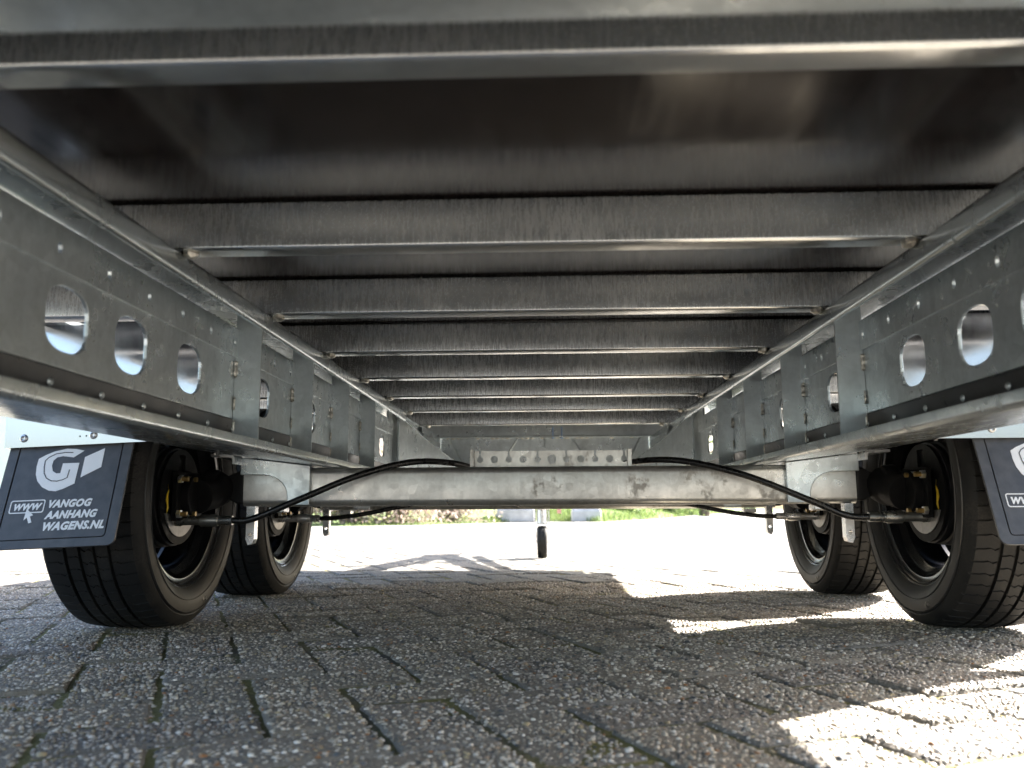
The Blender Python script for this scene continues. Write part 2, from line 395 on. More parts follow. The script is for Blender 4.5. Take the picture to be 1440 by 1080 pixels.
# cross beams: C sections opening forward
def beam_prof(y, z0=.5425, z1=.6015, d=.030, t=.0035, r=.005):
    P = []
    def arc(cx, cz, rr, a0, a1, n=4): return [(cx+rr*cos(a0+(a1-a0)*i/n), cz+rr*sin(a0+(a1-a0)*i/n)) for i in range(n+1)]
    P += [(y+d, z0)]+arc(y+r, z0+r, r, -pi/2, -pi, 5)[0:]+arc(y+.003, z1-.003, .003, pi, pi/2, 3)+[(y+d, z1)]
    P += [(y+d, z1-t)]+[(y+r, z1-t), (y+t, z1-r), (y+t, z0+r), (y+r, z0+t)]+[(y+d, z0+t)]
    return P
BEAMS = [.552, .978, 1.325, 1.664, 1.998, 2.334, 2.685, 3.125]
for i, yb in enumerate(BEAMS):
    mb = MB(); mb.sweep(beam_prof(yb), -HW+.031, HW-.031, 'X')
    o = tb(mb, 'crossbeam', [G_BEAM, G_BEAMLIP], angle=50)
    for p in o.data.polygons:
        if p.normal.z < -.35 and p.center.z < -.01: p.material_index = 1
    for sgn in (-1, 1):
        r = .0062; wmb = MB().lathe([(-r*1.5, .0002), (-r*1.1, r*.6), (-r*.3, r*.85), (r*.4, r), (r*1.2, r*.55), (r*1.6, .0002)], (sgn*.430, yb+.010, .5400), 'X', 9)
        wmb.v = [(x+random.uniform(-.0012, .0012), y+(y-yb-.01)*1.2+random.uniform(-.0012, .0012), z+random.uniform(-.0012, .0012)) for x, y, z in wmb.v]
        tb(wmb, 'weld', WELD, o)
# rear cross member, close to the lens
rm = [(.335, .486), (.415, .486), (.4235, .4895), (.427, .498), (.427, .600), (.423, .600), (.423, .500), (.415, .490), (.339, .490), (.339, .600), (.335, .600)]
tb(MB().sweep(rm, -HW, HW, 'X'), 'rear_crossmember', G_PLATE, angle=60)

# longitudinal rails
def hole(y0, n=32):
    P = []
    for i in range(n):
        a = 2*pi*(i+.5)/n; c, q = cos(a), sin(a)
        P.append((y0+.0385*math.copysign(abs(c)**.85, c), .4215+.0330*math.copysign(abs(q)**.60, q)))
    return P
HOLES_Y = [.66, .822, .956, 1.12, 1.42, 1.72, 2.02, 2.325, 2.50]
GUS_Y = [1.285, 1.585, 1.885, 2.185]
RY0, RY1 = .43, 2.66
bolt_y = [.60+.096*i for i in range(22)]
for sgn in (-1, 1):
    fr = lambda u, v, t: (sgn*t, u, v)
    holes = [hole(y) for y in HOLES_Y]
    mb = MB().plate([(RY0, .3715), (RY1, .3715), (RY1, .472), (RY0, .472)], holes, .480, .4845, fr)
    rail = tb(mb, 'longitudinal_rail', G_RAIL, smooth=False, bevel=.0008)
    bh = [circ(y, .488+random.uniform(-.001, .001), .0042, 10) for y in bolt_y]
    bh = [[(y0+(p-y0)*1.0, .488+(q-.488)*1.5) for p, q in L] for y0, L in zip(bolt_y, bh)]
    tb(MB().plate([(RY0, .4665), (RY1, .4665), (RY1, .5105), (RY0, .5105)], bh, .4755, .4795, fr), 'bolt_strip', G_RAIL, rail, smooth=False, bevel=.0008)
    # closing web above the strip and the sloping strip below, recess shade put into its colour
    tb(MB().sweep([(sgn*.4797, .5065), (sgn*.4797, .5090), (sgn*.514, .5090), (sgn*.514, .534), (sgn*.5165, .534), (sgn*.5165, .5065)], RY0, RY1, 'Y'), 'upper_web', G_LIP, rail)
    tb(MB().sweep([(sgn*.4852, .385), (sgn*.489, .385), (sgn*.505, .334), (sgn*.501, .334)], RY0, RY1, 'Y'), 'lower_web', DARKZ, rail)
    rm_ = MB().lathe([(-.0022, .0002), (-.0018, .003), (0, .0048)], (0, 0, 0), 'X', 10).build('rivet', G_RAIL, loc=(0, 0, 0), mesh_only=True)
    for k in range(12):
        o = link('rivet', rm_, rail, (XC+sgn*.4925, .62+.1*k, .359)); o.rotation_euler = (0, 0, 0 if sgn > 0 else pi)
    # top flange with rolled hem
    A = lambda cx, cz, r, a0, a1, n=6: [(sgn*(cx+r*cos(a0+(a1-a0)*i/n)), cz+r*sin(a0+(a1-a0)*i/n)) for i in range(n+1)]
    top = [(sgn*.560, .541)]+A(.443, .533, .008, pi/2, pi)+A(.4405, .5165, .0055, pi, 2*pi)+[(sgn*.446, .530), (sgn*.450, .5345), (sgn*.560, .5345)]
    tb(MB().sweep(top, RY0, RY1, 'Y'), 'top_flange', G_LIP, rail, angle=50)
    bot = [(sgn*.438, .3395)]+[(sgn*.4345, .3385)]+A(.4415, .329, .007, pi, pi*1.46)+[(sgn*.690, .3515), (sgn*.690, .3555), (sgn*.445, .3275), (sgn*.438, .333)]
    tb(MB().sweep(bot, RY0, RY1, 'Y'), 'bottom_flange', G_LIP, rail, angle=40)
    for gy in GUS_Y:
        o = tb(MB().box(*sorted((sgn*.4395, sgn*.4795)), gy, gy+.004, .332, .5335), 'gusset', G_PLATE, rail)
        for z, n, l in ((.448, 6, .0045), (.395, 7, .003), (.36, 6, .003)):
            wmb = MB(); r = .0034 if l > .004 else .0016
            wmb.lathe([(-l*n*(k/10-.5), r*(.75+.5*random.random()) if 0 < k < 10 else .0002) for k in range(11)], (sgn*.4780, gy-.001, z), 'Z', 7)
            tb(wmb, 'weld', WELD, rail)

# drawbar: side plates from the rail end, then arms converging to the coupling; front member and plate
for sgn in (-1, 1):
    p0, p1 = Vector((sgn*.484, 2.60)), Vector((sgn*.455, 3.70)); d = (p1-p0); L = d.length; d.normalize(); nrm = Vector((d.y, -d.x))
    fr = lambda u, v, t: (p0.x+d.x*u+nrm.x*t*sgn, p0.y+d.y*u+nrm.y*t*sgn, v)
    arm = tb(MB().plate([(0, .335), (L, .345), (L, .538), (0, .538)], [], -.003, .003, fr), 'drawbar_side_plate', G_PLATE, smooth=False)
    slot = [(.27, .435), (.33, .42), (.38, .43), (.385, .47), (.35, .495), (.29, .485)]
    tb(MB().plate([(.17, .41), (.24, .395), (.42, .395), (.47, .43), (.45, .50), (.38, .518), (.26, .51), (.18, .46)], [slot], -.009, -.0035, fr), 'reinforcing_plate', G_PLATE, arm, smooth=False, bevel=.0015)
    tb(MB().plate([(.56, .345), (.60, .345), (.66, .537), (.62, .537)], [], -.010, -.0035, fr), 'fold', G_PLATE, arm, smooth=False)
    # folded top lip and bottom flange
    tb(MB().sweep([(sgn*.452, .541), (sgn*.452, .519), (sgn*.456, .519), (sgn*.456, .541)], 3.15, 3.70, 'Y'), 'top_lip', G_LIP, arm)
    tb(MB().box(*sorted((sgn*.4565, sgn*.56)), 2.67, 3.69, .5385, .5415), 'top_flange', G_LIP, arm)
    tb(MB().box(*sorted((sgn*.445, sgn*.56)), 2.665, 3.69, .3305, .3345), 'bottom_flange', G_PLATE, arm)
    # tapering arm, running inwards and down to the coupling
    q0, q1 = Vector((sgn*.462, 2.67)), Vector((sgn*.055, 4.75)); e = (q1-q0); L2 = e.length; e.normalize(); n2 = Vector((e.y, -e.x))
    fr3 = lambda u, v, t: (q0.x+e.x*u+n2.x*t*sgn, q0.y+e.y*u+n2.y*t*sgn, v)
    ztop = lambda u: .518-.115*min(u, .62)/.62*(1 if u < .62 else 1)
    a2 = tb(MB().plate([(0, .338), (L2, .385), (L2, .48), (1.3, .44), (.72, .405), (.55, .425), (.25, .475), (.08, .512), (0, .530)], [], -.003, .003, fr3), 'drawbar_arm', G_PLATE, smooth=False, bevel=.001)
    top = [(0, .530), (.08, .512), (.25, .475), (.55, .425), (.72, .405)]
    vs = [fr3(u, z, t) for u, z in top for t in (-.004, .028)]+[fr3(u, z+.004, t) for u, z in top for t in (-.004, .028)]; n_ = len(top)*2
    fs = []
    for i in range(len(top)-1): fs += [(2*i, 2*i+1, 2*i+3, 2*i+2), (n_+2*i, n_+2*i+2, n_+2*i+3, n_+2*i+1), (2*i, 2*i+2, n_+2*i+2, n_+2*i), (2*i+1, n_+2*i+1, n_+2*i+3, 2*i+3)]
    tb(MB().add(vs, fs), 'arm_lip', G_LIP, a2, smooth=False)
    tb(MB().plate([(0, -.03), (L2, -.03), (L2, .03), (0, .03)], [], .331, .335, lambda u, v, t: fr3(u, t, v)), 'arm_flange', G_PLATE, a2, smooth=False)
FY = 3.70
tb(MB().sweep([(FY, .600), (FY, .552), (FY-.010, .547), (FY-.036, .546), (FY-.036, .5425), (FY+.004, .5425), (FY+.004, .600)], -.93, .93, 'X'), 'front_crossmember', G_PLATE, angle=60)
fp = tb(MB().plate([(-.452, .5895), (-.452, .36), (.452, .36), (.452, .5895)], [], FY+.005, FY+.009, lambda u, v, t: (u, t, v)), 'front_plate', G_PLATE, smooth=False)
for x0, x1 in ((-.118, -.155), (.118, .16), (.0, .0), (-.415, -.352), (.415, .352)):
    tb(MB().tube([(x0, FY+.002, .540), (x1, FY-.001, .42 if abs(x1) > .2 else (.48 if abs(x1) > .05 else .50))], .004, 8), 'rib', G_PLATE, fp)
for k in range(40):
    if random.random() < .55:
        r = random.uniform(.002, .0045); tb(MB().lathe([(-r*2.4, .0002), (-r, r), (r, r), (r*2.4, .0002)], (-.42+.84*k/39, FY+.003, .5405), 'X', 6), 'weld', WELD, fp)
for x in (.036, .074):
    b = MB(); b.cyl((x, FY-.02, .5425), .005, -.006, -.0005, 'Z', 6); tb(b, 'bolt_head', BLUEB, fp)
    tb(MB().cyl((x, FY-.02, .5425), .0028, .0045, .045, 'Z', 8), 'bolt_shank', BLUEB, fp)
# coupling beam
tb(MB().box(-.05, .05, 4.45, 5.05, .395, .475), 'drawbar_head', G_PLATE, bevel=.006)
# jockey wheel
jw = empty('jockey_wheel', (XC-.016, 4.24, 0), T); JX = -.016
tb(MB().lathe([(x_*1.25, r_) for x_, r_ in [(-.017, .045), (-.0195, .064), (-.017, .074), (-.012, .0775), (-.009, .0780), (-.0085, .0762), (-.0055, .0762), (-.005, .0785), (.005, .0785), (.0055, .0762), (.0085, .0762), (.009, .0780), (.012, .0775), (.017, .074), (.0195, .064), (.017, .045)]], (JX, 4.24, .0785), 'X', 36), 'tyre', RUBBER, jw)
tb(MB().cyl((JX, 4.24, .0785), .046, -.016, .016, 'X', 24), 'rim', ZINC, jw)
fk = MB()
for sx in (-1, 1): fk.box(JX+sx*.0275-.002, JX+sx*.0275+.002, 4.215, 4.265, .070, .163)
fk.box(JX-.0295, JX+.0295, 4.205, 4.275, .1632, .170)
tb(fk, 'fork', ZINC, jw, bevel=.001)
tb(MB().cyl((JX, 4.24, 0), .026, .1705, .56, 'Z', 20), 'inner_tube', ZINC, jw)
for sx in (-1, 1): tb(MB().box(JX+sx*.0335-.003, JX+sx*.0335+.003, 4.225, 4.255, .172, .25), 'guide_strip', ZINC, jw)
tb(MB().cyl((JX, 4.24, 0), .030, .245, .70, 'Z', 20), 'outer_tube', ZINC, jw)
tb(MB().box(JX-.04, JX+.04, 4.2, 4.28, .235, .262), 'clamp', ZINC, jw, bevel=.003)
tb(MB().box(JX+.075, JX+.095, 4.28, 4.30, .215, .30), 'stop_lever', plain('red_paint', (.6, .32, .28), .4), jw)

# axles
AXY = [1.872, 2.512]; WY = [1.765, 2.43]
def rrect(cy, cz, w_, h_, r, n=5):
    P = []
    for sx, sz, a in ((1, 1, 0), (-1, 1, pi/2), (-1, -1, pi), (1, -1, 1.5*pi)):
        P += [(cy+sx*(w_/2-r)+r*cos(a+pi/2*i/n), cz+sz*(h_/2-r)+r*sin(a+pi/2*i/n)) for i in range(n+1)]
    return P
for k, ay in enumerate(AXY):
    zc = .2825 if k == 0 else .275
    ax = tb(MB().sweep(rrect(ay, zc, .082, .082, .014), -.652, .652, 'X'), 'axle_tube', G_AXLE, angle=50)
    yf = ay-.041
    for sgn in (-1, 1):
        fr = lambda u, v, t: (sgn*u, t, v)
        zt = zc-.2825
        out = [(.505, .2435+zt), (.553, .2435+zt)]+[(.553+.052*(1-cos(a)), .262+zt+.046*sin(a)) for a in [pi/2*i/7 for i in range(8)]]+[(.656, .309+zt), (.656, .3455), (.62, .342), (.505, .328)]
        tb(MB().plate(out, [], yf-.012, yf-.0015, fr), 'axle_bracket', G_RAIL, ax, smooth=False, bevel=.0015)
        # folded top foot of the bracket
        q = []
        foot = [(.654, .330), (.659, .330), (.659, .3395), (.663, .3435), (.705, .3455), (.705, .3505), (.660, .3485), (.654, .3425)]
        tb(MB().sweep([(sgn*x, z) for x, z in foot], yf-.055, yf+.06, 'Y'), 'bracket_foot', ZINC, ax, angle=60)
        tb(MB().box(*sorted((sgn*.585, sgn*.64)), yf-.05, yf-.01, .3435, .3475), 'bracket_pad', ZINC, ax)
        # hanging eye plate under the tube end
        px = .634
        fr2 = lambda u, v, t: (sgn*(px+u), t, v)
        tb(MB().plate([(-.009, .242), (.009, .242), (.009, .172), (.004, .160), (-.006, .163), (-.009, .172)], [circ(0, .182, .0045, 12)], yf+.0, yf+.022, fr2), 'eye_plate', ZINC, ax, smooth=False)
        tb(MB().box(*sorted((sgn*.565, sgn*.60)), yf+.01, yf+.05, zc-.055, zc-.0415), 'tab', ZINC, ax, bevel=.003)
        # swing arm: square sleeve, boss, trailing lever
        am = MB()
        sl = []
        for x, hw in ((.653, .036), (.668, .035), (.690, .026), (.705, .026)):
            sl.append((x, hw))
        n = 0; vs = []; fs = []
        for x, hw in sl: vs += [(sgn*x, ay+a*hw, zc+b*hw) for a, b in ((-1, -1), (1, -1), (1, 1), (-1, 1))]
        for i in range(3): fs += [(4*i+j, 4*i+(j+1) % 4, 4*i+4+(j+1) % 4, 4*i+4+j) for j in range(4)]
        am.add(vs, fs+[(0, 1, 2, 3), (12, 13, 14, 15)])
        tb(am, 'arm_sleeve', BLACKP, ax, bevel=.004)
        hy, hz = WY[k], .2625
        lev = MB(); 
        path = [(sgn*.716, ay-.02, zc), (sgn*.722, (ay+hy)/2, (zc+hz)/2), (sgn*.728, hy, hz)]
        lev.tube(smooth_path(path, 5), [.040]*5+[.037]*6, 18)
        lev.lathe([(-.014, .0002), (-.014, .028), (-.012, .031), (-.0125, .034), (-.010, .038), (.012, .04), (.02, .0002)] if sgn > 0 else [(.014, .0002), (.014, .028), (.012, .031), (.0125, .034), (.010, .038), (-.012, .04), (-.02, .0002)], (sgn*.716, ay-.045, zc), 'X', 28)
        lev.cyl((0, hy, hz), .045, *sorted((sgn*.725, sgn*.752)), 'X', 20)
        lev.box(*sorted((sgn*.742, sgn*.753)), hy-.06, hy+.05, hz-.05, hz+.05)
        tb(lev, 'swing_arm', BACKP, ax, bevel=.002)
        for by in (hy-.062, hy-.018):
            for bz in (hz-.036, hz+.034):
                bm_ = MB(); d0 = sgn
                bm_.cyl((sgn*.735, by, bz), .0085, -.004, .004, 'X', 6, 0); bm_.cyl((sgn*.729, by, bz), .0050, -.010, .010, 'X', 10, 1)
                tb(bm_, 'bolt', [ZINC, BRASS], ax)

# wheels ---------------------------------------------------------------
def tyre_mesh():
    TR, HWT = .2625, .0975
    # profile outer side to inner side (x, r, is_tread)
    prof = []
    side = [(.072, .176), (.080, .180), (.088, .190), (.0955, .205), (.0975, .220), (.0965, .232), (.0935, .2365), (.0945, .2385), (.0905, .247), (.0855, .2535)]
    for x, r in side: prof.append((-x, r, 0))
    gro = [(-.0405, .0035), (-.0135, .0032), (.0135, .0032), (.0405, .0035)]
    xs = [-.0815, -.075, -.067, -.058, -.05]
    crown = lambda x: TR-.0055*(abs(x)/.082)**2.6
    for x in xs: prof.append((x, crown(x), 1))
    last = -.05
    for gx, gw in gro:
        prof += [(gx-gw, crown(gx), 1), (gx-gw*.8, crown(gx)-.007, 2), (gx+gw*.8, crown(gx)-.007, 2), (gx+gw, crown(gx), 1)]
        if gx < .04: 
            for t in (.35, .65): prof.append((gx+gw+(.027-2*gw)*t, crown(gx+.0135), 1))
    for x in [-q for q in reversed(xs)]: prof.append((x, crown(x), 1))
    for x, r in reversed(side): prof.append((x, r, 0))
    m = len(prof); N = 64; mb = MB(); vs = []; ring = []
    fr_ = (0, .86, .885, .975)
    for i in range(N):
        for j, fz in enumerate(fr_):
            for x, r, t in prof:
                # wavy sipes, shifted from rib to rib
                ribi = sum(1 for g in gro if x > g[0]); sh = (.5 if ribi in (1, 3) else 0)+.10*sin(x*420)
                a = 2*pi*(i+fz+sh*(1 if t == 1 else 0))/N if t else 2*pi*(i+fz)/N
                if t == 1 and j in (2, 3): r -= .0032 if abs(x) < .076 else .0015
                if t == 2: a = 2*pi*(i+fz+.25)/N
                vs.append((x, r*sin(a), r*cos(a)))
    NN = N*4
    fs = []
    for i in range(NN):
        j = (i+1) % NN
        for k in range(m-1): fs.append((i*m+k, i*m+k+1, j*m+k+1, j*m+k))
    mb.add(vs, fs); return mb.build('tyre', RUBBER, loc=(0, 0, 0), mesh_only=True, angle=28)
def rim_mesh():
    # inner side is -x ; lips, drop centre, disc near the outer side
    P = [(-.071, .1745), (-.0735, .180), (-.0775, .184), (-.0815, .1855), (-.0835, .1845), (-.0825, .182), (-.078, .1795), (-.0745, .174), (-.073, .167), (-.058, .1635), (-.054, .161), (-.045, .150), (-.015, .146), (.012, .149), (.018, .158), (.060, .162), (.072, .168), (.078, .180), (.083, .184), (.079, .186), (.071, .178)]
    mb = MB().lathe(P, (0, 0, 0), 'X', 72, close=False)
    D = [(.020, .150), (.026, .135), (.040, .118), (.050, .095), (.048, .080), (.040, .062), (.041, .03), (.041, .0002)]
    mb.lathe(D, (0, 0, 0), 'X', 48); D2 = [(a+.004, b) for a, b in D]; mb.lathe(D2, (0, 0, 0), 'X', 48)
    return mb.build('rim', RIMB, loc=(0, 0, 0), mesh_only=True, angle=40)
def drum_mesh():
    P = [(-.046, .004), (-.046, .060), (-.0475, .064), (-.0475, .092), (-.045, .1005), (-.038, .1015), (-.036, .098), (-.030, .0985), (-.028, .103), (-.022, .104), (-.020, .1005), (-.014, .101), (-.012, .105), (.010, .105), (.030, .10), (.038, .06), (.038, .0002)]
    mb = MB().lathe(P, (0, 0, 0), 'X', 56); return mb.build('brake_drum', BLACKP, loc=(0, 0, 0), mesh_only=True, angle=40)
def text_pts(body, size=1.0, shear=0.0, offset=0.0):
    cu = bpy.data.curves.new('t', 'FONT'); cu.body = body; cu.size = size; cu.shear = shear; cu.offset = offset; cu.space_character = 1.08 if len(body) > 2 else 1; cu.resolution_u = 3
    o = bpy.data.objects.new('t', cu); COL.objects.link(o); bpy.context.view_layer.update()
    me = bpy.data.meshes.new_from_object(o.evaluated_get(bpy.context.evaluated_depsgraph_get()))
    vs = [tuple(v.co) for v in me.vertices]; fs = [tuple(p.vertices) for p in me.polygons]
    bpy.data.objects.remove(o); bpy.data.meshes.remove(me); bpy.data.curves.remove(cu); return vs, fs
def extr(vs2, fs, frame, t0, t1):
    n = len(vs2); V = [frame(x, y, t0) for x, y in vs2]+[frame(x, y, t1) for x, y in vs2]
    F = list(fs)+[tuple(i+n for i in reversed(q)) for q in fs]; cnt = {}
    for q in fs:
        for i in range(len(q)):
            e = (q[i], q[(i+1) % len(q)]); cnt.setdefault(tuple(sorted(e)), []).append(e)
    for es in cnt.values():
        if len(es) == 1: a, b = es[0]; F.append((b, a, a+n, b+n))
    return V, F
TYRE, RIM, DRUM = tyre_mesh(), rim_mesh(), drum_mesh()
gv, gf = text_pts('GT', .027, .0, .0012)
gw_ = max(p[0] for p in gv)
def sidewall(angle):
    mb = MB()
    for a0 in (angle, angle+pi, ):
        fr = lambda x, y, t: (-.0968+t+ (.0022*((y-.008)/.008)**2), -(.231-y)*sin(a0+(x-gw_/2)/.22), -(.231-y)*cos(a0+(x-gw_/2)/.22))
        V, F = extr([(p[0], p[1]) for p in gv], gf, fr, -.0018, .0012); mb.add(V, F)
    for rr in (.2085, .2335):
        mb.lathe([(-.0958+(.0008 if rr < .22 else .0006), rr-.0008), (-.0978, rr), (-.0958, rr+.0008)], (0, 0, 0), 'X', 96)
    return mb.build('sidewall_lettering', plain('raised_rubber', (.035, .034, .033), .45), loc=(0, 0, 0), mesh_only=True)
LET = sidewall(.33); LET2 = LET
for k in range(2):
    for sgn in (-1, 1):
        c = Vector((XC+sgn*.822, WY[k], .2622))
        wh = empty('wheel', c, T); wh.rotation_euler = (0, 0, 0 if sgn > 0 else pi)
        # meshes have their inner side at -x : right wheels keep it, left wheels turn half round
        for nm, me, lo in (('tyre', TYRE, 0), ('rim', RIM, 0), ('brake_drum', DRUM, -.008), ('sidewall_lettering', LET if sgn > 0 else LET2, 0)):
            o = bpy.data.objects.new(nm, me); COL.objects.link(o); o.parent = wh; o.location = (lo, 0, 0)
        hw = 'wheel'
        # backing plate with inspection window, cast lower face, yellow label
        out = circ(0, 0, .098, 40)
        fr = lambda u, v, t: (t, u*1, v)
        bp = MB().plate(out, [[(-.015, .052), (.015, .052), (.015, .086), (-.015, .086)]], -.062, -.058, fr).build('backing_plate', BACKP, loc=(0, 0, 0), mesh_only=True, smooth=False)
        o = bpy.data.objects.new('backing_plate', bp); COL.objects.link(o); o.parent = wh
        lf = MB().plate([(.082*cos(a), .082*sin(a)) for a in [R(205)+R(130)*i/16 for i in range(17)]], [circ(0.0, -.06, .002, 8)], -.0645, -.0625, fr).build('drum_face', DRUMG, loc=(0, 0, 0), mesh_only=True, smooth=False)
        o = bpy.data.objects.new('drum_face', lf); COL.objects.link(o); o.parent = wh
        ys = -1 if sgn > 0 else 1
        yl = MB(); vs = []; fs = []
        for i in range(6):
            z = -.035+.055*i/5; bx = -.074-.002*math.sin(i*1.9); vs += [(bx, ys*(.086+.004*math.cos(i*1.4)), z), (bx-.004, ys*(.100+.003*math.sin(i)), z+.004)]
        for i in range(5): fs.append((2*i, 2*i+1, 2*i+3, 2*i+2))
        yl.add(vs, fs); yl.add([(x+.0008, y, z) for x, y, z in vs], [tuple(reversed(q)) for q in fs])
        me = yl.build('yellow_label', YELLOW, loc=(0, 0, 0), mesh_only=True); o = bpy.data.objects.new('yellow_label', me); COL.objects.link(o); o.parent = wh

# brake cables with steel ferrules
CB = {(0, 1): [(.655, 1.742, .214), (.60, 1.745, .217), (.536, 1.752, .245), (.41, 1.785, .300), (.29, 1.84, .3335), (.20, 1.92, .337), (.15, 2.02, .325), (.12, 2.2, .31)],
      (0, -1): [(-.645, 1.742, .213), (-.60, 1.745, .216), (-.50, 1.755, .258), (-.40, 1.785, .302), (-.30, 1.84, .3335), (-.22, 1.92, .338), (-.16, 2.02, .326), (-.12, 2.2, .31)],
      (1, 1): [(.655, 2.43, .211), (.60, 2.43, .212), (.52, 2.435, .222), (.43, 2.455, .240), (.33, 2.50, .262), (.2, 2.58, .30)],
      (1, -1): [(-.65, 2.43, .211), (-.60, 2.43, .212), (-.52, 2.435, .222), (-.43, 2.455, .240), (-.33, 2.50, .262), (-.2, 2.58, .30)]}
for (k, sgn), pts in CB.items():
    cab = MB().tube(smooth_path(pts, 10), .0068 if k == 0 else .0065, 12)
    cab = tb(cab, 'brake_cable', CABLE)
    y, z = pts[0][1], pts[0][2]
    fm = MB()
    pr = [(.640, .0002), (.640, .0098), (.668, .0098), (.670, .0115), (.674, .0115), (.676, .0125), (.705, .0125), (.707, .0095), (.742, .0095), (.746, .011), (.77, .011), (.772, .0002)]
    fm.lathe([(sgn*a, b) for a, b in pr], (0, y, z), 'X', 18); tb(fm, 'ferrule', plain('dull_steel', (.25, .25, .24), .3, .85, .3) if k == 0 else ZINC, cab)

# perforated cable bracket behind the first axle
hb = []
for i in range(11):
    x = -.148+.0325*i; r = .0085 if i != 5 else .0105
    if i % 2 == 0 and i != 5: hb.append([(x-.0025, .3655), (x-.0025, .352), ]+[(x+r*.9*cos(a), .3445+r*.9*sin(a)) for a in [R(115)+R(310)*j/14 for j in range(15)]]+[(x+.0025, .352), (x+.0025, .3655)])
    else: hb.append(circ(x, .3445, r, 16))
# keyholes open at the top: cut them out of the outline instead
top = []
for i in range(10, -1, -1):
    if i % 2 == 0:
        x = -.148+.0325*i; r = .0075
        top += [(x+.0022, .3635)]+[(x+r*sin(a), .3445+r*cos(a)) for a in [R(18)+R(324)*j/14 for j in range(15)]]+[(x-.0022, .3635)]
out = [(-.165, .318), (.188, .318), (.188, .3635)]+top+[(-.165, .3635)]
pb = tb(MB().plate(out, [circ(-.148+.0325*i, .3445, .0085 if i != 5 else .0105, 16) for i in range(11) if i % 2 == 1], 1.931, 1.935, lambda u, v, t: (u, t, v)), 'perforated_bracket', G_AXLE, smooth=False)
for x in (-.165, .188):
    tb(MB().box(x-.005, x+.005, 1.917, 1.9305, .318, .3665), 'end_tab', G_AXLE, pb, bevel=.001)

# mudflaps and their carrier plates ------------------------------------
def zmap(x, y):      # pixel of a close look at the left flap -> flap coordinates (p to the right, q downwards), metres
    TL, TR, BR = np.array((48, 340.)), np.array((975, 285.)), np.array((800, 1066.))
    e1, e2 = TR-TL, BR-TR; A_ = np.array([[e1[0], e2[0]], [e1[1], e2[1]]]); s_, t_ = np.linalg.solve(A_, np.array((x, y))-TL)
    return s_*FWD, -t_*FHT
FWD, FHT = .223, .193
Gout = [(600, 372), (540, 359), (470, 358), (380, 380), (310, 410), (258, 440), (243, 500), (238, 560), (250, 610), (285, 655), (335, 681), (385, 685), (440, 666), (525, 625), (562, 467), (440, 472), (420, 548), (390, 550), (364, 532), (358, 490), (368, 452), (398, 426), (440, 416), (520, 425)]
Gline = [(518, 388), (460, 388), (390, 400), (335, 428), (308, 455), (300, 505), (301, 550), (318, 588), (355, 608), (395, 610), (440, 598), (472, 582), (490, 520)]
Gpar = [(605, 422), (757, 350), (725, 497), (570, 578)]
Cur = [(178, 818), (226, 864), (202, 872), (214, 916), (192, 924), (180, 882), (156, 902)]
